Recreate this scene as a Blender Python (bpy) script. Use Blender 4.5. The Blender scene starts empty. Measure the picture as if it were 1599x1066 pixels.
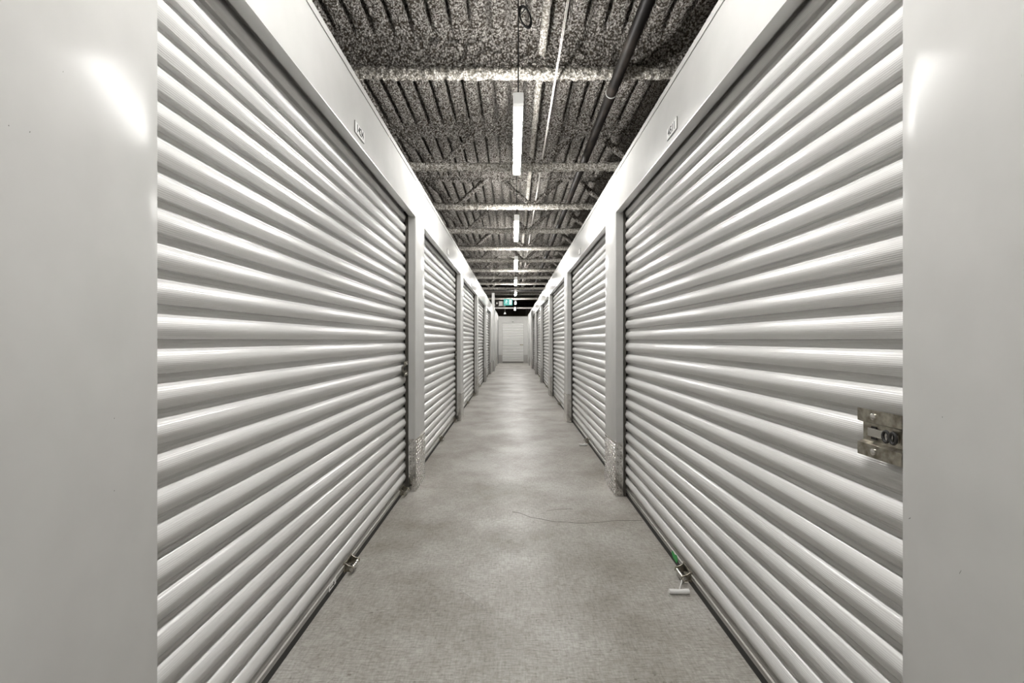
import bpy, math, random
from mathutils import Vector, noise
C = bpy.context.scene.collection
SC = bpy.context.scene
R = math.radians
EYE = 1.17

# ------------------------------------------------------------------ camera, world, exposure
cam = bpy.data.objects.new('camera', bpy.data.cameras.new('camera'))
C.objects.link(cam)
cam.location = (0, 0, EYE); cam.rotation_euler = (R(90), 0, 0)
cam.data.sensor_width = 36; cam.data.lens = 711 * 36 / 1599
cam.data.shift_x = -1.5 / 1599; cam.data.shift_y = -2.0 / 1599
cam.data.clip_start = 0.02; cam.data.clip_end = 100
SC.camera = cam
w = bpy.data.worlds.new('world'); SC.world = w; w.use_nodes = True
w.node_tree.nodes['Background'].inputs[0].default_value = (0.9, 0.88, 0.84, 1)
w.node_tree.nodes['Background'].inputs[1].default_value = 0.02
SC.view_settings.view_transform = 'Standard'
SC.view_settings.look = 'None'
SC.view_settings.exposure = -0.14
SC.view_settings.gamma = 1
SC.view_settings.use_curve_mapping = False
LAMP = 165.0           # strength of the tube diffusers

# ------------------------------------------------------------------ materials
def mat(name, col, rough=0.5, metal=0.0, spec=0.5, coat=0.0, emit=None, estr=0):
    m = bpy.data.materials.new(name); m.use_nodes = True
    b = m.node_tree.nodes['Principled BSDF']
    b.inputs['Base Color'].default_value = (*col, 1)
    b.inputs['Roughness'].default_value = rough
    b.inputs['Metallic'].default_value = metal
    b.inputs['Specular IOR Level'].default_value = spec
    b.inputs['Coat Weight'].default_value = coat
    b.inputs['Coat Roughness'].default_value = 0.12
    if emit:
        b.inputs['Emission Color'].default_value = (*emit, 1)
        b.inputs['Emission Strength'].default_value = estr
    return m
def N(m, t, **kw):
    n = m.node_tree.nodes.new(t)
    for k, v in kw.items():
        if k in n.inputs: n.inputs[k].default_value = v
        else: setattr(n, k, v)
    return n
def L(m, a, ao, b, bi): m.node_tree.links.new(a.outputs[ao], b.inputs[bi])
def P(m): return m.node_tree.nodes['Principled BSDF']
def coords(m, scale=(1, 1, 1)):
    tc = N(m, 'ShaderNodeTexCoord'); mp = N(m, 'ShaderNodeMapping')
    mp.inputs['Scale'].default_value = scale
    L(m, tc, 'Object', mp, 'Vector'); return mp
def ramp(m, src, out, stops):
    r = N(m, 'ShaderNodeValToRGB'); e = r.color_ramp.elements
    e[0].position, e[0].color = stops[0][0], (*stops[0][1], 1)
    e[1].position, e[1].color = stops[-1][0], (*stops[-1][1], 1)
    for p, c in stops[1:-1]:
        x = e.new(p); x.color = (*c, 1)
    L(m, src, out, r, 'Fac'); return r

# painted flat steel of the posts and headers: faint vertical waviness, small scuffs
M_panel = mat('painted_steel', (0.6, 0.6, 0.58), 0.15, 0, 0.014)
mp = coords(M_panel, (0.9, 1.3, 0.25))
n1 = N(M_panel, 'ShaderNodeTexNoise', Scale=2.2, Detail=1.0); L(M_panel, mp, 0, n1, 'Vector')
bp = N(M_panel, 'ShaderNodeBump', Strength=0.06, Distance=0.006); L(M_panel, n1, 'Fac', bp, 'Height')
mp2 = coords(M_panel, (1, 1, 1)); n2 = N(M_panel, 'ShaderNodeTexNoise', Scale=900.0, Detail=1.0); L(M_panel, mp2, 0, n2, 'Vector')
bp2 = N(M_panel, 'ShaderNodeBump', Strength=0.008, Distance=0.0005); L(M_panel, n2, 'Fac', bp2, 'Height'); L(M_panel, bp, 0, bp2, 'Normal')
L(M_panel, bp2, 0, P(M_panel), 'Normal')
n3 = N(M_panel, 'ShaderNodeTexNoise', Scale=7.0, Detail=6.0); L(M_panel, mp2, 0, n3, 'Vector')
rp = ramp(M_panel, n3, 'Fac', [(0.3, (0.435, 0.431, 0.418)), (0.7, (0.465, 0.462, 0.449))]); L(M_panel, rp, 0, P(M_panel), 'Base Color')

# painted corrugated curtain, fine pressed pinstripes on the ribs
M_door = mat('painted_curtain', (0.70, 0.695, 0.68), 0.2, 0, 0.22)
mp = coords(M_door, (1, 1, 1))
sx = N(M_door, 'ShaderNodeSeparateXYZ'); L(M_door, mp, 0, sx, 0)
ms = N(M_door, 'ShaderNodeMath', operation='MULTIPLY'); L(M_door, sx, 2, ms, 0); ms.inputs[1].default_value = 2 * math.pi / 0.0046
sn = N(M_door, 'ShaderNodeMath', operation='SINE'); L(M_door, ms, 0, sn, 0)
bd = N(M_door, 'ShaderNodeBump', Strength=0.22, Distance=0.0007); L(M_door, sn, 0, bd, 'Height')
L(M_door, bd, 0, P(M_door), 'Normal')
mps = coords(M_door, (1, 0.6, 30)); nd = N(M_door, 'ShaderNodeTexNoise', Scale=3.0, Detail=5.0); L(M_door, mps, 0, nd, 'Vector')
rd = ramp(M_door, nd, 'Fac', [(0.3, (0.50, 0.496, 0.486)), (0.6, (0.545, 0.542, 0.532))]); L(M_door, rd, 0, P(M_door), 'Base Color')

M_jamb = mat('galvanised_frame', (0.50, 0.50, 0.49), 0.35, 0.35, 0.5)
M_dark = mat('black_rubber', (0.012, 0.011, 0.010), 0.6)
M_track = mat('dark_guide', (0.06, 0.055, 0.045), 0.5, 0.3)
M_bar = mat('aluminium_bar', (0.34, 0.33, 0.31), 0.35, 0.7)
M_steel = mat('bright_steel', (0.62, 0.60, 0.56), 0.22, 1.0)
M_steel2 = mat('worn_steel', (0.38, 0.35, 0.29), 0.36, 1.0)
nst = N(M_steel2, 'ShaderNodeTexNoise', Scale=60.0, Detail=4.0); L(M_steel2, coords(M_steel2), 0, nst, 'Vector')
rst = ramp(M_steel2, nst, 'Fac', [(0.3, (0.20, 0.18, 0.14)), (0.7, (0.50, 0.47, 0.40))]); L(M_steel2, rst, 0, P(M_steel2), 'Base Color')
M_tread = mat('diamond_tread_plate', (0.60, 0.59, 0.57), 0.16, 1.0)
ntr = N(M_tread, 'ShaderNodeTexNoise', Scale=25.0, Detail=5.0); L(M_tread, coords(M_tread), 0, ntr, 'Vector')
rtr = ramp(M_tread, ntr, 'Fac', [(0.3, (0.50, 0.485, 0.46)), (0.7, (0.70, 0.69, 0.67))]); L(M_tread, rtr, 0, P(M_tread), 'Base Color')
M_treadf = mat('far_tread_plate', (0.34, 0.33, 0.315), 0.42, 0.8)  # darker, duller copy for distant plates; relief shading averaged into the colour
M_void = mat('dark_interior', (0.05, 0.045, 0.035), 0.8)  # darkness of the unlit units put into the colour
M_white = mat('white_plastic', (0.62, 0.615, 0.6), 0.35)
M_conduit = mat('pale_conduit', (0.5, 0.48, 0.45), 0.6)
M_plaque = mat('white_plaque', (0.56, 0.56, 0.55), 0.6, 0, 0.1)
M_ink = mat("dark_lettering", (0.015, 0.015, 0.015), 0.7, 0, 0.1)
M_green = mat('green_sticker', (0.02, 0.30, 0.06), 0.5)
M_black = mat('black_paint', (0.015, 0.013, 0.011), 0.5, 0.0, 0.1)
npz = N(M_black, 'ShaderNodeTexNoise', Scale=14.0, Detail=6.0); L(M_black, coords(M_black, (1, .3, 1)), 0, npz, 'Vector')
rpz = ramp(M_black, npz, 'Fac', [(0.45, (0.006, 0.005, 0.0045)), (0.75, (0.035, 0.028, 0.023))]); L(M_black, rpz, 0, P(M_black), 'Base Color')
M_cord = mat('black_cord', (0.01, 0.01, 0.01), 0.6)
M_brown = mat('brown_backdrop', (0.10, 0.083, 0.062), 0.8)
M_brown2 = mat('brown_panel', (0.20, 0.175, 0.145), 0.7)
M_lamp = mat('lit_diffuser', (0.9, 0.9, 0.88), 0.4, emit=(1.0, 0.985, 0.957), estr=LAMP)
M_cap = mat('glowing_cap', (0.85, 0.85, 0.83), 0.4, emit=(1.0, 0.98, 0.94), estr=0.45)  # weak emission stands in for tube light showing through the cap
M_sign = mat('lit_sign_green', (0.02, 0.16, 0.14), 0.5, emit=(0.03, 0.30, 0.26), estr=0.7)
M_signw = mat('lit_sign_white', (0.35, 0.42, 0.41), 0.5, emit=(0.75, 1.0, 0.97), estr=0.45)
M_grey = mat('grey_box', (0.32, 0.305, 0.29), 0.5)

# sprayed fireproofing: shaggy, mottled
def fluff(name, dark, light, dist):
    m = mat(name, light, 0.95, 0, 0.15)
    mp = coords(m)
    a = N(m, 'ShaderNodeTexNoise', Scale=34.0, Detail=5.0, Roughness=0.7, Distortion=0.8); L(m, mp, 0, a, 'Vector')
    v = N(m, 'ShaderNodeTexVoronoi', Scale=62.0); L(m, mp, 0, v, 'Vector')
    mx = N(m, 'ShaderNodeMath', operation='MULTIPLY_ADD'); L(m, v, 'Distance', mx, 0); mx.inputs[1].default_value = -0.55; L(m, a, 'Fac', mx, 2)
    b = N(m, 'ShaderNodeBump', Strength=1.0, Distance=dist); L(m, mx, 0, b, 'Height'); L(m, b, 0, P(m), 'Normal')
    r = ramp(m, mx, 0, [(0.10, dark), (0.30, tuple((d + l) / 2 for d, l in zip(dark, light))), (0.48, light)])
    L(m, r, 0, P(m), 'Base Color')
    return m
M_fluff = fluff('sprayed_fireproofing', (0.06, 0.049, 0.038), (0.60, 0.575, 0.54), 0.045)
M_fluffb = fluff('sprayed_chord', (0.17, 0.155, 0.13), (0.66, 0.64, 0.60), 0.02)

# polished concrete
M_floor = mat('polished_concrete', (0.42, 0.40, 0.37), 0.35, 0, 0.4)
mp = coords(M_floor, (1, 1, 1))
a = N(M_floor, 'ShaderNodeTexNoise', Scale=1.6, Detail=8.0, Roughness=0.62); L(M_floor, mp, 0, a, 'Vector')
ra = ramp(M_floor, a, 'Fac', [(0.36, (0.212, 0.195, 0.170)), (0.5, (0.282, 0.267, 0.243)), (0.62, (0.345, 0.334, 0.312))])
mpb = coords(M_floor, (9, 42, 9)); b_ = N(M_floor, 'ShaderNodeTexNoise', Scale=3.0, Detail=6.0, Roughness=0.7); L(M_floor, mpb, 0, b_, 'Vector')
rb = ramp(M_floor, b_, 'Fac', [(0.34, (0.66, 0.65, 0.62)), (0.5, (0.98, 0.98, 0.98)), (0.66, (1.2, 1.2, 1.2))])
mpc = coords(M_floor, (60, 11, 9)); c_ = N(M_floor, 'ShaderNodeTexNoise', Scale=2.0, Detail=5.0, Roughness=0.7); L(M_floor, mpc, 0, c_, 'Vector')
rc = ramp(M_floor, c_, 'Fac', [(0.36, (0.80, 0.79, 0.77)), (0.6, (1.08, 1.08, 1.08))])
sp = N(M_floor, 'ShaderNodeTexNoise', Scale=55.0, Detail=2.0); L(M_floor, mp, 0, sp, 'Vector')
rsp = ramp(M_floor, sp, 'Fac', [(0.25, (0.55, 0.53, 0.50)), (0.34, (1, 1, 1))])
cur = ra
for r_ in (rb, rc, rsp):
    mx = N(M_floor, 'ShaderNodeMix', data_type='RGBA', blend_type='MULTIPLY'); mx.inputs[0].default_value = 1.0
    M_floor.node_tree.links.new(cur.outputs[2 if cur.bl_idname == 'ShaderNodeMix' else 0], mx.inputs[6])
    M_floor.node_tree.links.new(r_.outputs[0], mx.inputs[7]); cur = mx
M_floor.node_tree.links.new(cur.outputs[2], P(M_floor).inputs['Base Color'])
rr = ramp(M_floor, a, 'Fac', [(0.3, (0.50,) * 3), (0.7, (0.38,) * 3)]); L(M_floor, rr, 0, P(M_floor), 'Roughness')
bf = N(M_floor, 'ShaderNodeBump', Strength=0.25, Distance=0.001); L(M_floor, b_, 'Fac', bf, 'Height'); L(M_floor, bf, 0, P(M_floor), 'Normal')

# ------------------------------------------------------------------ mesh helpers
class MB:
    def __init__(s): s.v = []; s.f = []
    def box(s, x0, x1, y0, y1, z0, z1):
        x0, x1 = sorted((x0, x1)); y0, y1 = sorted((y0, y1)); z0, z1 = sorted((z0, z1))
        n = len(s.v)
        s.v += [(x0, y0, z0), (x1, y0, z0), (x1, y1, z0), (x0, y1, z0), (x0, y0, z1), (x1, y0, z1), (x1, y1, z1), (x0, y1, z1)]
        s.f += [tuple(n + i for i in q) for q in ((0, 3, 2, 1), (4, 5, 6, 7), (0, 1, 5, 4), (1, 2, 6, 5), (2, 3, 7, 6), (3, 0, 4, 7))]
        return s
    def grid(s, rows, close_v=False, caps=False):
        n = len(s.v); k = len(rows[0])
        for r in rows: s.v += [tuple(p) for p in r]
        for i in range(len(rows) - 1):
            for j in range(k if close_v else k - 1):
                j2 = (j + 1) % k
                s.f.append((n + i * k + j, n + i * k + j2, n + (i + 1) * k + j2, n + (i + 1) * k + j))
        if caps:
            s.f.append(tuple(n + j for j in range(k - 1, -1, -1)))
            s.f.append(tuple(n + (len(rows) - 1) * k + j for j in range(k)))
        return s
    def tube(s, pts, r, seg=12, rough=0.0, caps=True, flat=1.0):
        pts = [Vector(p) for p in pts]; rows = []
        up = None
        for i, p in enumerate(pts):
            d = (pts[min(i + 1, len(pts) - 1)] - pts[max(i - 1, 0)]).normalized()
            if up is None:
                up = Vector((0, 0, 1)) if abs(d.z) < 0.9 else Vector((1, 0, 0))
            u = d.cross(up).normalized(); q = u.cross(d).normalized(); up = q
            row = []
            for j in range(seg):
                a = 2 * math.pi * j / seg
                rad = r[i] if isinstance(r, (list, tuple)) else r
                o = u * math.cos(a) * rad * flat + q * math.sin(a) * rad
                pt = p + o
                if rough: pt = pt + o.normalized() * rough * (noise.noise(pt * 22) + 0.6 * noise.noise(pt * 60))
                row.append(pt)
            rows.append(row)
        return s.grid(rows, True, caps)
    def build(s, name, m, parent=None, smooth=None, kind=None, bevel=0):
        me = bpy.data.meshes.new(name); me.from_pydata(s.v, [], s.f); me.update()
        o = bpy.data.objects.new(name, me); C.objects.link(o)
        me.materials.append(m)
        if smooth is not None:
            me.polygons.foreach_set('use_smooth', [True] * len(me.polygons)); me.update()
            me.set_sharp_from_angle(angle=R(smooth))
        if bevel:
            b = o.modifiers.new('bevel', 'BEVEL'); b.width = bevel; b.segments = 2; b.limit_method = 'ANGLE'
        if parent is not None: o.parent = parent
        if kind: o['kind'] = kind
        return o
BASE_MB = MB
def line(a, b, n):
    a, b = Vector(a), Vector(b)
    return [a + (b - a) * i / n for i in range(n + 1)]
def empty(name, loc, rz=0):
    o = bpy.data.objects.new(name, None); C.objects.link(o); o.location = loc; o.rotation_euler = (0, 0, rz)
    o.empty_display_size = 0.1; return o
def tag(o, label, cat, group=None):
    o['label'] = label; o['category'] = cat
    if group: o['group'] = group
    return o
def copy_tree(o, parent=None):
    c = o.copy(); C.objects.link(c)
    if parent is not None: c.parent = parent
    for ch in list(o.children): copy_tree(ch, c)
    return c
ORD = ['nearest', 'second', 'third', 'fourth', 'fifth', 'sixth', 'seventh', 'eighth', 'ninth', 'tenth', 'eleventh']

# ------------------------------------------------------------------ layout
TOP = 2.435; OPEN = 2.13; PITCH = 3.05; KICK = 0.405
SIDE = {-1: dict(a=0.754, p1=3.525, w=0.36, near=0.968, n=5, curtain=0.854, word='left'),
        1: dict(a=0.770, p1=3.41, w=0.39, near=0.902, n=6, curtain=0.866, word='right')}
END_Y = 23.5; BACK_Y = -5.6

# floor
fl = MB().box(-4.5, 4.5, BACK_Y, 28, -0.1, 0).build('floor', M_floor, kind='structure')
def crack(pts, r=0.0011):
    return MB().tube(pts, r, 5)
def on_floor(x, y):
    d = 711 * EYE / (y - 531); return ((x - 801) * d / 711, d, 0.0004)
ck = [(800, 799), (812, 801), (820, 804), (830, 808), (845, 810), (858, 813), (868, 814.5), (885, 815), (900, 816.5), (915, 816.5), (930, 815.5), (940, 815), (955, 813), (975, 812.5), (1003, 812.5)]
crack([on_floor(*p) for p in ck]).build('crack', M_track, fl)
crack([on_floor(*p) for p in [(854, 797), (866, 795.5), (876, 794.5), (894, 794.6)]], 0.0006).build('crack', M_track, fl)
crack([on_floor(*p) for p in [(847, 812), (850, 830), (857, 846)]], 0.0006).build('crack', M_grey, fl)
crack([on_floor(*p) for p in [(718, 921), (735, 932), (752, 948), (766, 960)]], 0.0008).build('crack', M_grey, fl)

# ------------------------------------------------------------------ roller doors
PIT = 0.0837
PROF = [(0.0000, 0.000), (-0.0110, 0.0002), (-0.0120, 0.0014), (-0.0225, 0.0034), (-0.0250, 0.0070), (-0.0300, 0.0150), (-0.0360, 0.0200), (-0.0430, 0.0232),
        (-0.0500, 0.0250), (-0.0550, 0.0255), (-0.0590, 0.0250), (-0.0670, 0.0228), (-0.0770, 0.0185), (-0.0805, 0.0170), (-0.0825, 0.0145), (-0.0830, 0.0020)]
def curtain_profile(z_lo=0.055, z_hi=2.30):
    pts = []
    n = 28
    while n > 0:
        top = n * PIT
        for dz, d in PROF:
            z = top + dz
            lap = 0.0022 if ((n - 1) % 6) < 5 and False else 0.0
            pts.append((z, d + lap))
        if (n - 2) % 6 == 5:      # sheet lap: a thin lip standing off the recess
            pts.append(((n - 1) * PIT + 0.0012, 0.0065)); pts.append(((n - 1) * PIT + 0.0002, 0.0065))
        n -= 1
    pts = [p for p in pts if z_lo <= p[0] <= z_hi]
    return pts
CP = curtain_profile()
def make_latch(parent, y, outx, sx):
    """hat-shaped slide latch; local +x is out of the door (times sx), centred on y"""
    r = MB()
    X = lambda d: sx * (outx - d)
    prof = [(1.010, 0.004), (1.010, 0.006), (0.981, 0.006), (0.976, -0.008), (0.935, -0.008), (0.930, 0.006), (0.901, 0.006), (0.901, 0.004),
            (0.928, 0.004), (0.933, -0.010), (0.978, -0.010), (0.983, 0.004)]
    y0, y1 = y - 0.062, y + 0.062
    rows = [[(X(d), yy, z) for z, d in prof] for yy in (y0, y1)]
    r.grid(rows, True, False)
    lt = r.build('latch', M_steel2, parent, smooth=25)
    MB().box(X(-0.0075), X(-0.004), y - 0.04, y + 0.045, 0.946, 0.966).build('slide_bolt', M_steel, lt, bevel=0.001)
    MB().box(X(-0.0076), X(-0.0055), y + 0.020, y + 0.036, 0.940, 0.970).build('slot', M_dark, lt)
    for zz in (0.9955, 0.9155):
        b = MB(); b.tube([(X(0.006), y + 0.012, zz), (X(0.010), y + 0.012, zz), (X(0.0125), y + 0.012, zz)], [0.0085, 0.0075, 0.003], 14)
        b.build('bolt', M_steel, lt, smooth=40)
    for dy in (-0.016, -0.035):
        pts = [(X(0.002), y + dy + 0.0085 * math.cos(t), 0.956 + 0.012 * math.sin(t)) for t in [2 * math.pi * k / 16 for k in range(17)]]
        MB().tube(pts, 0.0032, 8).build('ring', M_dark, lt, smooth=60)
    return lt
def make_pull(parent, y, xo, sx, rope):
    X = lambda v: sx * v
    for dy in (-0.045, 0.045):
        m = MB()
        m.grid([[(X(xo + 0.006), y + dy + t, 0.070), (X(xo + 0.002), y + dy + t, 0.022), (X(xo - 0.030), y + dy + t, 0.018), (X(xo - 0.046), y + dy + t, 0.030), (X(xo - 0.044), y + dy + t, 0.046), (X(xo - 0.018), y + dy + t, 0.052)] for t in (-0.0016, 0.0016)], True, True)
        m.build('pull_bracket', M_steel2, parent, smooth=30)
    MB().box(X(xo + 0.004), X(xo - 0.003), y - 0.055, y + 0.055, 0.020, 0.068).build('bracket_plate', M_steel2, parent, bevel=0.001)
    MB().tube(line((X(xo - 0.034), y - 0.05, 0.034), (X(xo - 0.034), y + 0.05, 0.034), 4), 0.010, 12).build('pull_tube', M_steel, parent, smooth=40)
    if rope:
        xx, yy = rope
        MB().tube([(X(xo - 0.034), y - 0.03, 0.03), (X((xo - 0.034 + xx) / 2), (y - 0.03 + yy) / 2, 0.02), (X(xx), yy, 0.014)], 0.003, 8).build('pull_cord', M_white, parent, smooth=60)
        h = MB(); h.tube([(X(xx) - 0.046, yy, 0.016), (X(xx) - 0.030, yy, 0.014), (X(xx), yy, 0.013), (X(xx) + 0.030, yy, 0.014), (X(xx) + 0.046, yy, 0.016)], [0.010, 0.0115, 0.010, 0.0115, 0.010], 10)
        h.build('pull_handle', M_white, parent, smooth=50)
def make_door(side, y0, y1, k):
    s = SIDE[side]; X = s['curtain']; c0 = (y0 + y1) / 2
    root = empty('roller_door', (side * X, c0, 0))
    class LMB(MB):
        def build(t, *a, **kw):
            t.v = [(p[0] - side * X, p[1] - c0, p[2]) for p in t.v]
            return BASE_MB.build(t, *a, **kw)
    g = globals(); keep = g['MB']; g['MB'] = LMB
    try:
        m = MB()
        ya, yb = y0 - 0.035, y1 + 0.035
        rows = [[(side * (X - d), yy, z) for z, d in CP] for yy in (ya, yb)]
        rows += [[(side * (X + 0.004), yb, z) for z, d in CP], [(side * (X + 0.004), ya, z) for z, d in CP]]
        m.grid(rows + [rows[0]]).build('curtain', M_door, root, smooth=17)
        b = MB()
        prof = [(0.034, 0.004), (0.034, 0.019), (0.037, 0.019), (0.039, 0.017), (0.044, 0.017), (0.046, 0.021), (0.056, 0.021), (0.058, 0.015), (0.068, 0.013), (0.074, 0.004)]
        b.grid([[(side * (X - d), yy, z) for z, d in prof] for yy in (ya, yb)], True, True).build('bottom_bar', M_bar, root)
        MB().box(side * (X - 0.017), side * X, ya, yb, 0.001, 0.034).build('bottom_seal', M_dark, root)
        for yy, dd in ((y0, 1), (y1, -1)):
            t = MB().box(side * (s['a'] + 0.060), side * (X - 0.020), yy - 0.03 * dd, yy + 0.004 * dd, 0.004, OPEN + 0.1)
            t.build('guide_track', M_track, root)
        ly = (y1 - 0.075) if side < 0 else (y0 + 0.123 if k == 0 else y0 + 0.08)
        make_latch(root, ly, X - 0.0375, side)
        cy = c0 + (0.06 if k == 0 else 0.0)
        rope = None
        if side > 0 and k in (0, 1): rope = (0.765, cy - 0.12) if k == 0 else (0.775, cy - 0.09)
        make_pull(root, cy, X - 0.018, side, rope)
        if side < 0 and k <= 2:
            make_pull(root, y1 - 0.10, X - 0.018, side, None)
        if side < 0 and k == 0:
            d = MB().box(side * (X - 0.0225), side * (X - 0.021), 2.06, 2.14, 0.030, 0.058); d.build('sticker', M_white, root)
            d = MB()
            d.box(side * (X - 0.0232), side * (X - 0.0222), 2.070, 2.120, 0.040, 0.045).box(side * (X - 0.0232), side * (X - 0.0222), 2.108, 2.116, 0.034, 0.052)
            d.build('sticker_mark', M_track, root)
        if side > 0 and k == 0:
            d = MB(); x = side * (X - 0.0226)
            d.v = [(x, 2.345, 0.022), (x, 2.395, 0.024), (x, 2.425, 0.040), (x, 2.405, 0.060), (x, 2.375, 0.052), (x, 2.350, 0.062), (x, 2.338, 0.045)]
            d.f = [tuple(range(7))]
            d2 = MB(); d2.grid([[(x, p[1], p[2]) for p in d.v], [(x + side * 0.002, p[1], p[2]) for p in d.v]], True, True)
            d2.build('green_sticker', M_green, root)
    finally:
        g['MB'] = keep
    return root

def bow(side, y, y0, y1, near):
    """outward bulge of the post face"""
    if near:
        # wide end post, its far half turned away from the camera
        t = max(0.0, y1 - y)
        t2 = min(t, 0.34); s0 = 0.232
        f = 0.232 * t2
        return f + (s0 * 0.2 * (1 - math.exp(-(t - t2) / 0.2)) if t > t2 else 0)
    u = (y - y0) / (y1 - y0)
    return 0.007 * 4 * u * (1 - u)
def make_post(side, y0, y1, k, near=False):
    s = SIDE[side]; a = s['a']
    root = empty('wall_post', (side * (a + 0.02), (y0 + y1) / 2, 0))
    ox, oy = root.location.x, root.location.y
    def bld(m, *args, **kw):
        m.v = [(p[0] - ox, p[1] - oy, p[2]) for p in m.v]; return m.build(*args, **kw)
    nb = 24 if near else 12
    ys = [y0 + (y1 - y0) * i / nb for i in range(nb + 1)]
    ring = [(side * (a - bow(side, y, y0, y1, near)), y) for y in ys]
    rb = 0.004
    e0, e1 = ring[0], ring[-1]
    outline = [(side * (a + 0.056), y0)] + [(e0[0] + side * rb, y0), (e0[0] + side * rb * .3, y0 + rb * .3)] + [(x, y) for x, y in ring if y0 + rb <= y <= y1 - rb] \
        + [(e1[0] + side * rb * .3, y1 - rb * .3), (e1[0] + side * rb, y1), (side * (a + 0.056), y1)]
    m = MB()
    m.grid([[(x, y, z) for x, y in outline] for z in (0.0, TOP)], True, True)
    bld(m, 'face_panel', M_panel, root, smooth=28)
    # kick plate wraps face and jambs
    t = 0.002
    ko = [(side * (a + 0.054), y0 - t), (e0[0] - side * t, y0 - t)] + [(x - side * t, y) for x, y in ring[1:-1]] + [(e1[0] - side * t, y1 + t), (side * (a + 0.054), y1 + t)]
    ki = [(side * (a + 0.054), y0 + .0005), (e0[0] + side * .0005, y0 + .0005)] + [(x + side * .0005, y) for x, y in ring[1:-1]] + [(e1[0] + side * .0005, y1 - .0005), (side * (a + 0.054), y1 - .0005)]
    m = MB()
    prof = ko + ki[::-1]
    m.grid([[(x, y, z) for x, y in prof] for z in (0.002, KICK)], True, True)
    if k <= 3 and not near:
        def loz(c, u, v, nrm, h=0.0045, l=0.0115, wd=0.0032):
            n0 = len(m.v)
            c = Vector(c)
            m.v.extend([tuple(c + u * l), tuple(c + v * wd), tuple(c - u * l), tuple(c - v * wd), tuple(c + u * l * .4 + nrm * h), tuple(c - u * l * .4 + nrm * h)])
            m.f.extend([(n0, n0 + 1, n0 + 4), (n0 + 1, n0 + 2, n0 + 5, n0 + 4), (n0 + 2, n0 + 3, n0 + 5), (n0 + 3, n0, n0 + 4, n0 + 5)])
        stp = 0.0245
        zs = [0.014 + stp * i for i in range(int((KICK - 0.02) / stp) + 1)]
        path = ko[1:-1]
        yn = int((y1 - y0 - 0.02) / stp)
        for i, z in enumerate(zs):
            for j in range(yn + 1):
                y = y0 + 0.012 + j * (y1 - y0 - 0.024) / yn
                x = side * (a - bow(side, y, y0, y1, near)) - side * t
                sg = 1 if (i + j) % 2 else -1
                u = Vector((0, 1, sg)).normalized(); v = Vector((0, -sg, 1)).normalized()
                loz((x, y, z), u, v, Vector((-side, 0, 0)))
            for j in range(2):
                x = side * (a + 0.014 + j * 0.0235); sg = 1 if (i + j) % 2 else -1
                u = Vector((1, 0, sg)).normalized(); v = Vector((-sg, 0, 1)).normalized()
                loz((x, y0 - t, z), u, v, Vector((0, -1, 0)))
    bld(m, 'kick_plate', M_tread if k <= 3 else M_treadf, root)
    return root

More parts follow.
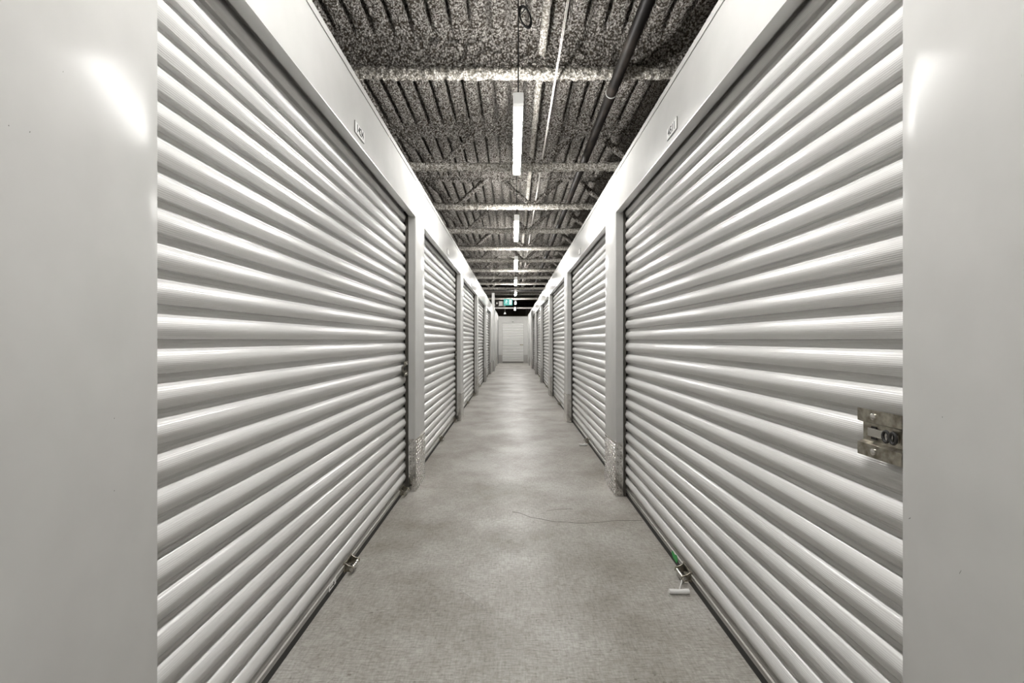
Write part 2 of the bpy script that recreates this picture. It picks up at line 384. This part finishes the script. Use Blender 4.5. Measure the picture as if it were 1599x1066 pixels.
segs = {}
for side, s in SIDE.items():
    a = s['a']; wd = s['word']
    posts = []
    # near post and one unit behind the camera
    posts.append((s['near'] - 0.62, s['near'], True))
    for k in range(s['n']):
        y = s['p1'] + PITCH * k
        posts.append((y, y + s['w'], False))
    for k, (y0, y1, nr) in enumerate(posts):
        p = make_post(side, y0, y1, k, nr)
        if k == 0:
            # small scuffs and screw dimples on the broad panel
            marks = {-1: ((46, 206, 3, 0.5), (178, 653, 2.2, 0), (178, 766, 2.2, 0), (98, 112, 2, .8), (13, 196, 2, 0)),
                     1: ((1500, 893, 9, -0.9), (1421, 809, 7, -0.5), (1596, 118, 5, 1.4), (1472, 651, 2, 0))}[side]
            for px, py, ln, an in marks:
                q = abs(px - 801) / 711
                t = (q * s['near'] - a) / (q - 0.232)
                yy = s['near'] - t; xx = a - 0.232 * t; zz = EYE + (531 - py) / 711 * yy
                hl = max(ln, 2.2) * yy / 711 / 2; c_, s_ = math.cos(an), math.sin(an)
                dy, dz = hl * c_ * 0.7, hl * s_ if an else 0.0
                m = MB(); w_ = 0.0008
                xo = lambda d: side * (xx + 0.232 * d - 0.0006)
                m.grid([[(xo(-dy) - p.location.x, yy - dy - p.location.y, zz - dz + w_), (xo(dy) - p.location.x, yy + dy - p.location.y, zz + dz + w_)],
                        [(xo(-dy) - p.location.x, yy - dy - p.location.y, zz - dz - w_), (xo(dy) - p.location.x, yy + dy - p.location.y, zz + dz - w_)]])
                m.build('scuff_mark', M_track, p)
            lab = f'broad pale grey wall panel filling the {wd} edge of the picture'
        else:
            lab = f'white wall post with diamond-plate base, just past the {ORD[k-1]} roller door on the {wd}'
        tag(p, lab, 'wall post', f'posts along the {wd} wall')
    for k in range(s['n']):
        y0, y1 = posts[k][1], posts[k + 1][0]
        d = make_door(side, y0, y1, k)
        extra = {(-1, 0): 'huge in the foreground with no cord handle', (1, 0): 'huge in the foreground with a cord handle and green sticker below'}.get((side, k), '')
        if extra: lab = f'white corrugated roller door on the {wd}, {extra}'
        else: lab = f'{ORD[k]} white corrugated roller door from the front along the {wd} side'
        tag(d, lab, 'roller door', 'corrugated roller doors of the storage units')
    # header panels (structure), one wall object per side with seams
    m = MB()
    yb = BACK_Y
    hb = [(BACK_Y, posts[0][0])] + [(posts[k][1], posts[k + 1][0]) for k in range(s['n'])]
    for i, (y0, y1) in enumerate(hb):
        if i == 0:
            m.box(side * (a + 0.001), side * (a + 0.05), y0, y1 - 0.0015, 0, TOP)
        else:
            m.box(side * (a + 0.001), side * (a + 0.05), y0 + 0.0015, y1 - 0.0015, OPEN, TOP)
    last = posts[-1][1]
    m.box(side * (a + 0.001), side * (a + 0.05), last + 0.0015, END_Y - 0.02, 0, TOP)
    m.build('wall_' + wd, M_panel, kind='structure')
    # added dark sheet behind the curtains that stops light leaking through
    MB().box(side * 0.93, side * 0.96, BACK_Y, END_Y, 0, TOP - 0.02).build('wall_' + wd + '_light_block', M_void, kind='structure')
    MB().box(side * 0.80, side * 4.4, BACK_Y, END_Y + .1, TOP - 0.018, TOP - 0.002).build('bounce_slab_' + wd, M_grey, kind='structure')  # added slab over the open-topped units, there to bounce light
    # top angle trim
    MB().box(side * (a - 0.003 - 0.0), side * (a + 0.03), BACK_Y, END_Y - 0.02, TOP - 0.027, TOP + 0.003).build('trim_' + ('1' if side < 0 else '2'), M_panel, kind='structure')
    tr = MB()
    for k in range(s['n'] + 1):
        # galvanised lining under each header
        if k < s['n']:
            y0, y1 = posts[k][1], posts[k + 1][0]
            tr.box(side * (a + 0.0005), side * (a + 0.048), y0, y1, OPEN - 0.004, OPEN - 0.0005)
    tr.build('trim_' + ('3' if side < 0 else '4'), M_jamb, kind='structure')
    # jamb lining strips on every post
    tr = MB()
    for k in range(1, s['n'] + 1):
        tr.box(side * (a + 0.006), side * (a + 0.055), posts[k][0] - 0.0015, posts[k][0] - .0002, KICK + 0.002, OPEN)
    tr.build('trim_' + ('5' if side < 0 else '6'), M_panel, kind='structure')
    segs[side] = posts
    # screws on the trim: small rivets
    for k in range(6):
        yy = 2.75 + 1.3 * k
        rv = MB().tube([(side * (a - 0.003), yy, TOP - 0.035), (side * (a - 0.006), yy, TOP - 0.035)], 0.004, 8)
        o = rv.build('rivet', M_steel2, smooth=40)
        tag(o, f'{ORD[k]} small rivet below the top trim of the {wd} wall', 'rivet', f'rivets along the {wd} wall top')

# plain wall finishing posts beyond the last units, right and left
def plate_post(side, x0, x1, y0, y1, ztop, label):
    root = empty('wall_post', ((x0 + x1) / 2, (y0 + y1) / 2, 0)); ox, oy = root.location.x, root.location.y
    m = MB().box(x0, x1, y0, y1, 0, ztop); m.v = [(p[0] - ox, p[1] - oy, p[2]) for p in m.v]; m.build('face_panel', M_panel, root, bevel=0.003)
    m = MB().box(x0 - .003, x1 + .003, y0 - .003, y1 + .003, 0.001, KICK); m.v = [(p[0] - ox, p[1] - oy, p[2]) for p in m.v]; m.build('kick_plate', M_treadf, root)
    tag(root, label, 'wall post'); return root
plate_post(-1, -0.80, -0.70, 17.1, 17.5, 2.95, 'tall white column rising above the left wall beside the exit sign')
plate_post(-1, -0.752, -0.715, 20.6, 20.9, TOP - .03, 'slim white post on the left just before the end door')
plate_post(1, 0.735, 0.768, 21.0, 21.3, TOP - .03, 'slim white post on the right just before the end door')
MB().box(-0.7525, -0.735, 22.55, 22.75, 0.0, 2.2).build('doorway_gap', M_dark, kind='structure')  # solid black box standing in for the shade inside an opening

# ------------------------------------------------------------------ end wall and end door
ED0, ED1 = -0.555, 0.553
m = MB().box(-4.4, ED0, END_Y, END_Y + 0.05, 0, 2.40).box(ED1, 4.4, END_Y, END_Y + 0.05, 0, 2.40).box(ED0, ED1, END_Y, END_Y + 0.05, 2.07, 2.40)
m.build('wall_end', M_panel, kind='structure')
root = empty('roller_door', (0, END_Y, 0))
rows = [[(xx, END_Y + 0.05 - d, z) for z, d in [p for p in CP if p[0] < 2.12]] for xx in (ED0 - 0.02, ED1 + 0.02)]
m = MB().grid(rows); m.v = [(x, y - END_Y, z) for x, y, z in m.v]; m.build('curtain', M_door, root, smooth=32)
MB().box(ED0, ED1, 0.025, 0.048, 0.03, 0.075).build('bottom_bar', M_bar, root)
MB().box(ED0, ED1, 0.028, 0.046, 0.001, 0.03).build('bottom_seal', M_dark, root)
MB().box(ED0 - .002, ED0 + 0.012, 0.015, 0.03, 0.0, 2.07).build('guide_track', M_bar, root)
MB().box(ED1 - 0.012, ED1 + .002, 0.015, 0.03, 0.0, 2.07).build('guide_track', M_bar, root)
MB().box(ED1 - 0.20, ED1 - 0.02, 0.012, 0.03, 0.90, 0.965).build('latch', M_steel2, root, bevel=0.004)
tag(root, 'narrow grey-white roller door facing the camera at the far end', 'roller door')
for x0, x1, wd in ((-0.752, ED0, 'left'), (ED1, 0.768, 'right')):
    k = MB().box(x0 + .005, x1 - .004, END_Y - 0.004, END_Y - .0002, 0.001, 0.42).build('kick_plate', M_treadf)
    tag(k, f'diamond-plate kick panel on the end wall, {wd} of the end door', 'kick plate')
MB().box(-0.045, 0.03, END_Y - .006, END_Y - .0002, 2.10, 2.125).build('number_plaque', M_track)
tag(bpy.data.objects['number_plaque'], 'tiny dark plate above the door at the far end', 'sign')
MB().box(-4.4, 4.4, 27.0, 27.1, 0, 4.0).build('wall_back', M_brown, kind='structure')
m = MB()
for i in range(9): m.box(0.75 + i * 0.12, 0.75 + i * 0.12 + 0.09, 26.93, 27.0, 2.0, 3.35)
m.build('trim_7', M_brown2, kind='structure')
MB().box(-4.5, -4.4, BACK_Y, 27, 0, 4.0).build('wall_far_left', M_brown, kind='structure')
MB().box(4.4, 4.5, BACK_Y, 27, 0, 4.0).build('wall_far_right', M_brown, kind='structure')
MB().box(-4.4, 4.4, BACK_Y - .1, BACK_Y, 0, 4.0).build('wall_behind', M_panel, kind='structure')

# ------------------------------------------------------------------ number plaques
def text_mesh(txt, size):
    cu = bpy.data.curves.new('t', 'FONT'); cu.body = txt; cu.size = size; cu.align_x = 'CENTER'; cu.align_y = 'CENTER'; cu.extrude = 0.0003; cu.offset = 0.0014
    o = bpy.data.objects.new('t', cu); C.objects.link(o)
    bpy.context.view_layer.update()
    me = bpy.data.meshes.new_from_object(o.evaluated_get(bpy.context.evaluated_depsgraph_get()))
    bpy.data.objects.remove(o); return me
for side, y, txt, lab in ((-1, 2.235, '1424', 'small white plaque numbered 1424 above the closest left roller door'),
                          (1, 2.20, '4511', 'small white plaque numbered 4511 above the closest right roller door'),
                          (-1, 5.28, '', 'small blank-looking white plaque above the second left roller door'),
                          (1, 5.25, '', 'small blank-looking white plaque above the second right roller door'),
                          (-1, 8.33, '', 'tiny white plaque above the third left roller door'),
                          (1, 8.30, '', 'tiny white plaque above the third right roller door')):
    a = SIDE[side]['a']
    root = empty('number_plaque', (side * a, y, 2.190))
    MB().box(-side * 0.004, side * 0.0, -0.066, 0.066, -0.026, 0.026).build('plate', M_plaque, root)
    MB().box(-side * 0.0025, side * 0.0, -0.0685, 0.0685, -0.0285, 0.0285).build('backing', M_track, root)
    if txt:
        me = text_mesh(txt, 0.050); me.materials.append(M_ink)
        t = bpy.data.objects.new('numerals', me); C.objects.link(t); t.parent = root
        t.location = (-side * 0.0043, 0, 0); t.rotation_euler = (R(90), 0, R(90) if side < 0 else R(-90))
    tag(root, lab, 'sign', 'number plaques above the doors')

# ------------------------------------------------------------------ ceiling deck
DECK = EYE + 2.45
JO = [(3.71, EYE + 2.13)] + [(5.25 + 1.54 * k, EYE + 1.95) for k in range(9)]
GP = 0.152
def deck_z(x, y, near_b):
    ph = ((x + 0.035) / GP) % 1.0
    d = min(ph, 1 - ph)                       # distance to the groove centre, in pitches
    g = max(0.0, 1 - d / 0.15); g = g * g * (3 - 2 * g)
    rib = 0.020 * math.cos((ph - 0.5) * math.pi)
    fade = min(1.0, max(0.0, (near_b - 0.10) / 0.16))
    p = Vector((x, y, 0))
    fz = 0.012 * noise.noise(p * 14) + 0.010 * noise.noise(p * 38) + 0.006 * noise.noise(p * 75)
    return DECK + (g * 0.095 - rib * 0.9) * fade + fz - 0.05 * (1 - fade)
def deck_strip(x0, x1, y0, y1, dx, dy, name):
    nx, ny = int((x1 - x0) / dx), int((y1 - y0) / dy)
    rows = []
    for i in range(ny + 1):
        y = y0 + (y1 - y0) * i / ny
        nb = min(min(abs(y - j[0]) for j in JO), 9)
        rows.append([(x0 + (x1 - x0) * q / nx, y, deck_z(x0 + (x1 - x0) * q / nx, y, nb)) for q in range(nx + 1)])
    MB().grid(rows).build(name, M_fluff, smooth=180, kind='structure')
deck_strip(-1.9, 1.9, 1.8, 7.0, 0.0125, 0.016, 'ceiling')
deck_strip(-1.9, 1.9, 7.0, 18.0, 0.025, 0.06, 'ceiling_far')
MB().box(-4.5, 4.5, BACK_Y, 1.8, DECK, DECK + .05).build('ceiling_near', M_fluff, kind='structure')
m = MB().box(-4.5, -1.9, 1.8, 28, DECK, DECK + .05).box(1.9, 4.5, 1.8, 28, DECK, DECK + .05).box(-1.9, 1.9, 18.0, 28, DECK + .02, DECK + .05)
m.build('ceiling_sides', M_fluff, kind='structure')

# ------------------------------------------------------------------ joists
random.seed(4)
for k, (y, zb) in enumerate(JO):
    root = empty('roof_joist', (0, y, zb))
    XW = 2.1
    step = 0.012 if k < 2 else (0.02 if k < 4 else 0.05)
    seg = 22 if k < 2 else 14
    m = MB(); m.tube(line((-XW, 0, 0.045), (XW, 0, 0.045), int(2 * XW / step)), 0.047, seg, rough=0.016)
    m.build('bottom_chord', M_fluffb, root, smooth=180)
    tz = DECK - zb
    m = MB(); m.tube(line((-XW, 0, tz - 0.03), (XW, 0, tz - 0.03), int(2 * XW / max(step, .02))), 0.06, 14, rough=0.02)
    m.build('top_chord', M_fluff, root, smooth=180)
    if k == 0:
        rows = []
        for i in range(40):
            t = i / 39
            z = 0.06 + t * (tz - 0.04)
            yoff = -0.035 - 0.13 * t ** 2.2
            rows.append([(x, yoff + 0.02 * noise.noise(Vector((x * 16, z * 16, 3))) + 0.012 * noise.noise(Vector((x * 45, z * 45, 9))), z) for x in [-XW + 2 * XW * j / 330 for j in range(331)]])
        rows.append([(x, 0.04, rows[-1][0][2]) for x, _, _ in rows[-1]]); rows.append([(x, 0.04, 0.06) for x, _, _ in rows[0]]); rows.append(rows[0])
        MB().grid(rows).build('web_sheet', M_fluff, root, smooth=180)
        lab = 'nearest sprayed ceiling joist with a solid web, crossing above the first tube light'
    else:
        nodes = [-1.98, -0.85, 0.28, 1.41]
        for nx in nodes:
            for d in (-1, 1):
                top = nx + d * 0.44
                if abs(top) > 1.95: continue
                m = MB(); m.tube(line((nx + d * 0.03, 0, 0.07), (top, 0, tz - 0.06), 16 if k < 4 else 6), 0.036, 10, rough=0.012)
                m.build('web_bar', M_fluff, root, smooth=180)
        lab = f'{["", "second", "third", "fourth", "fifth", "sixth", "seventh", "eighth", "ninth", "tenth"][k]} open-web ceiling joist from the camera, coated in sprayed fireproofing'
    tag(root, lab, 'ceiling joist', 'sprayed joists crossing the corridor ceiling')

# far girder and cross pipes
o = MB().box(-2.4, 2.4, 18.6, 18.9, EYE + 2.04, EYE + 2.26).build('steel_girder', M_black)
tag(o, 'black steel girder crossing the ceiling before the exit sign', 'girder')
MB().box(-2.4, 2.4, 18.62, 18.88, EYE + 2.26, DECK + 0.02).build('wall_bulkhead', M_fluff, kind='structure')
for i, (yy, hh, rr, mm, lab) in enumerate(((19.4, 1.98, 0.05, M_fluffb, 'upper pale pipe crossing the corridor beyond the black girder'),
                                       (20.4, 1.86, 0.045, M_fluffb, 'lower pale pipe crossing the corridor beyond the black girder'),
                                       (22.9, 1.62, 0.04, M_grey, 'thin grey pipe crossing low, just above the end wall'))):
    o = MB().tube(line((-2.2, yy, EYE + hh), (2.2, yy, EYE + hh), 20), rr, 10).tube(line((-1.2, yy, EYE + hh), (-1.2, yy, DECK + .022), 2), 0.006, 6).tube(line((1.2, yy, EYE + hh), (1.2, yy, DECK + .022), 2), 0.006, 6).build('cross_pipe', mm, smooth=60)
    tag(o, lab, 'pipe')
o = MB().tube(line((-4.39, 26.3, EYE + 2.1), (4.39, 26.3, EYE + 2.1), 4), 0.16, 14).build('cross_duct', M_black, smooth=60)
tag(o, 'dark round duct crossing behind the end wall', 'duct')

# ------------------------------------------------------------------ pipes running along the corridor
m = MB(); m.tube(line((0.235, 1.9, EYE + 2.31), (0.235, 18.5, EYE + 2.31), 500), 0.031, 12, rough=0.007)
o = m.build('sprayed_pipe', M_fluffb, smooth=180); tag(o, 'pale sprayed pipe running along the ceiling right of the tube lights', 'pipe')
root = empty('conduit_pair', (0.337, 1.9, EYE + 2.075))
for dx in (-0.0048, 0.0048):
    MB().tube(line((dx, 0, 0), (dx, 16.5, 0), 4), 0.0036, 8).build('conduit', M_conduit, root, smooth=60)
tag(root, 'pair of thin white conduits running along the ceiling', 'conduit')
root = empty('black_pipe', (0.835, 1.6, EYE + 2.10))
MB().tube(line((0, 0, 0), (0, 16.8, 0), 4), 0.043, 24).build('pipe', M_black, root, smooth=60)
for yy in (2.32, 5.4, 8.4):
    MB().tube([(0, yy - 0.05, 0), (0, yy + 0.05, 0)], 0.049, 24).build('coupling', M_black, root, smooth=40)
    MB().tube([(0, yy - 0.055, 0), (0, yy - 0.050, 0)], 0.0500, 24).build('coupling_ring', M_jamb, root, smooth=40)
tag(root, 'thick black sprinkler pipe running along the ceiling over the right wall', 'pipe')

# ------------------------------------------------------------------ tube lights
def make_light():
    root = empty('tube_light', (0, 0, 0))
    Lh = 0.69
    MB().box(-0.012, 0.012, -Lh + 0.02, Lh - 0.02, 0.036, 0.060).build('housing', M_white, root, bevel=0.003)
    # rounded lens
    prof = [(-0.034, 0.010), (-0.028, -0.010), (-0.015, -0.022), (0, -0.025), (0.015, -0.022), (0.028, -0.010), (0.034, 0.010), (0.033, 0.030), (0.022, 0.042), (-0.022, 0.042), (-0.033, 0.030)]
    m = MB().grid([[(x, y, z) for x, z in prof] for y in (-Lh + 0.055, Lh - 0.03)], True, True)
    m.build('diffuser', M_lamp, root, smooth=40)
    MB().box(-0.036, 0.036, -Lh, -Lh + 0.056, -0.028, 0.050).build('end_cap', M_cap, root, bevel=0.004)
    MB().box(-0.036, 0.036, Lh - 0.031, Lh, -0.028, 0.050).build('end_cap', M_cap, root, bevel=0.004)
    hh = DECK - (EYE + 1.66) - 0.02
    for yy in (-Lh + 0.03, Lh - 0.06):
        MB().tube(line((0, yy, 0.05), (0, yy, hh), 3), 0.0045 if yy < 0 else 0.0018, 8).build('cord', M_cord, root, smooth=60)
    return root
L0 = make_light()
LY = [3.83 + 3.06 * k for k in range(5)] + [20.2, 21.9, 0.77, -2.29]
first = True
for i, y in enumerate(LY):
    o = L0 if i == 0 else copy_tree(L0)
    z = EYE + 1.66
    if y > 18: z = EYE + (1.66 if y < 21 else 1.50)
    for ch in o.children:
        if ch.name.startswith('cord') and y > 18: ch.scale.z = (DECK + 0.022 - z) / (DECK - (EYE + 1.66) - 0.02)
    o.location = (0.02 + 0.0045 * y if y < 21 else 0.10, y, z)
    if i < 5: lab = ['long lit tube light hanging nearest, over the corridor centre', 'second lit tube light hanging along the corridor', 'third lit tube light hanging along the corridor', 'fourth lit tube light, much smaller with distance', 'fifth lit tube light, just under the black girder'][i]
    else: lab = ['tube light beyond the black girder, right of the exit sign', 'farthest tube light, just in front of the end door', 'tube light directly above the camera', 'tube light behind the camera'][i - 5]
    tag(o, lab, 'light', 'tube lights hung over the corridor')
# coiled spare cable by the first light
root = empty('cable_coil', (0.077, 2.95, EYE + 2.10))
for q in range(3):
    pts = []
    for j in range(33):
        t = 2 * math.pi * j / 32
        pts.append((0.034 * math.sin(t) - 0.016 * math.cos(t) + q * 0.003, 0.004 * q, 0.068 * math.cos(t) - q * 0.003))
    MB().tube(pts, 0.0045, 8, caps=False).build('loop', M_cord, root, smooth=60)
MB().tube([(-0.028, 0.1, 0.075), (-0.005, 0.05, 0.07), (0.02, 0.0, 0.066)], 0.0045, 8).build('tail', M_cord, root, smooth=60)
MB().tube([(0.01, 0.0, 0.06), (-0.004, 0.0, 0.16), (-0.01, 0.0, 0.34)], 0.003, 8).build('tie', M_cord, root, smooth=60)
tag(root, 'loops of black cable hanging beside the cord of the nearest light', 'cable')
# small hooks seen on the deck
for i, (px, py, d) in enumerate(((822, 52, 3.72), (801, 290, 6.3), (802, 306, 6.55))):
    X = (px - 801) * d / 711; Z = EYE + (531 - py) * d / 711
    pts = [(X, d - .12, Z + 0.06), (X, d - .12, Z), (X + 0.006, d - .12, Z - 0.018), (X + 0.024, d - .12, Z - 0.026), (X + 0.036, d - .12, Z - 0.018)]
    o = MB().tube(pts, 0.004, 8).build('wire_hook', M_cord, smooth=60)
    tag(o, ['black wire hook left poking from the sprayed face behind the cable loops', 'upper black wire hook under the deck between the second and third joists', 'lower black wire hook just above the third joist'][i], 'hook')

# ------------------------------------------------------------------ exit sign and things near it
sy = 17.2
def at(px, py, d): return ((px - 801) * d / 711, d, EYE + (531 - py) * d / 711)
x0, _, z1 = at(786.6, 466.5, sy); x1, _, z0 = at(800.3, 476.6, sy)
cx, cz = (x0 + x1) / 2, (z0 + z1) / 2; hw, hh = (x1 - x0) / 2, (z1 - z0) / 2
root = empty('exit_sign', (cx, sy, cz))
MB().box(-hw, hw, 0, 0.05, -hh, hh).build('sign_box', M_sign, root, bevel=0.004)
pic = MB()
pic.box(0.045, 0.135, -0.004, -0.0005, -hh + .03, hh - .03)
pic.build('doorway_symbol', M_signw, root)
man = MB()
man.tube([(-0.055, -0.003, 0.062), (-0.055, 0.0, 0.062)], 0.018, 14)
man.tube([(-0.058, -0.002, 0.04), (-0.075, -0.002, -0.01)], 0.013, 8)
man.tube([(-0.075, -0.002, -0.01), (-0.045, -0.002, -0.035), (-0.06, -0.002, -0.075)], 0.009, 8)
man.tube([(-0.075, -0.002, -0.01), (-0.10, -0.002, -0.04), (-0.13, -0.002, -0.05)], 0.009, 8)
man.tube([(-0.06, -0.002, 0.035), (-0.03, -0.002, 0.015), (-0.01, -0.002, 0.03)], 0.007, 8)
man.tube([(-0.06, -0.002, 0.035), (-0.095, -0.002, 0.03), (-0.11, -0.002, 0.0)], 0.007, 8)
man.build('running_figure', M_signw, root)
ar = MB(); ar.box(0.062, 0.118, -0.006, -0.004, -0.006, 0.006)
ar.build('figure_mark', M_sign, root)
for dx in (-0.09, 0.09): MB().tube(line((dx, 0.025, hh), (dx, 0.025, DECK - EYE - (cz - EYE)), 2), 0.004, 8).build('hanger_rod', M_cord, root)
tag(root, 'green and white lit running-figure exit sign hanging at the far end', 'sign')
b0 = at(779, 470, 17.3); b1 = at(787, 477.5, 17.3)
o = MB().box(b0[0], b1[0], 17.3, 17.45, b1[2], b0[2]).box(b1[0] - .02, b1[0] + .06, 17.33, 17.36, b1[2] - .02, b1[2] + .02).box(-0.705, b0[0], 17.42, 17.45, b1[2], b1[2] + .04).build('junction_box', M_grey, bevel=0.004)
tag(o, 'grey electrical box just left of the exit sign', 'electrical box')
b0 = at(773.5, 468.5, 17.3); b1 = at(778.5, 479, 17.3)
r_ = empty('emergency_lamp', (b0[0], 17.3, b1[2]))
MB().box(0, b1[0] - b0[0], 0, 0.12, 0, b0[2] - b1[2]).build('case', M_black, r_, bevel=0.01)
MB().tube([(0.06, -0.02, 0.14), (0.06, 0.0, 0.14)], 0.035, 14).build('lamp_head', M_grey, r_, smooth=40)
MB().box(-0.033, 0.005, 0.03, 0.09, 0.05, 0.10).build('wall_arm', M_grey, r_)
tag(r_, 'black boxy fitting between the tall white column and the grey box', 'emergency light')
c = at(788.3, 489, 17.1)
r_ = empty('pendant_sensor', c)
MB().tube([(0, 0, -0.03), (0, 0, 0.0), (0, 0, 0.04)], [0.045, 0.04, 0.01], 14).build('shade', M_white, r_, smooth=40)
MB().tube(line((0, 0, 0.04), (0, 0.16, 0.32), 2), 0.004, 8).build('cord', M_grey, r_)
tag(r_, 'tiny white fitting dangling below the exit sign', 'pendant fitting')

# small scuffs on the near wall panels (left and right)
SC.cycles.use_denoising = True
SC.cycles.max_bounces = 10
SC.cycles.diffuse_bounces = 6
SC.cycles.glossy_bounces = 5
SC.cycles.blur_glossy = 0.0
SC.cycles.sample_clamp_indirect = 40.0
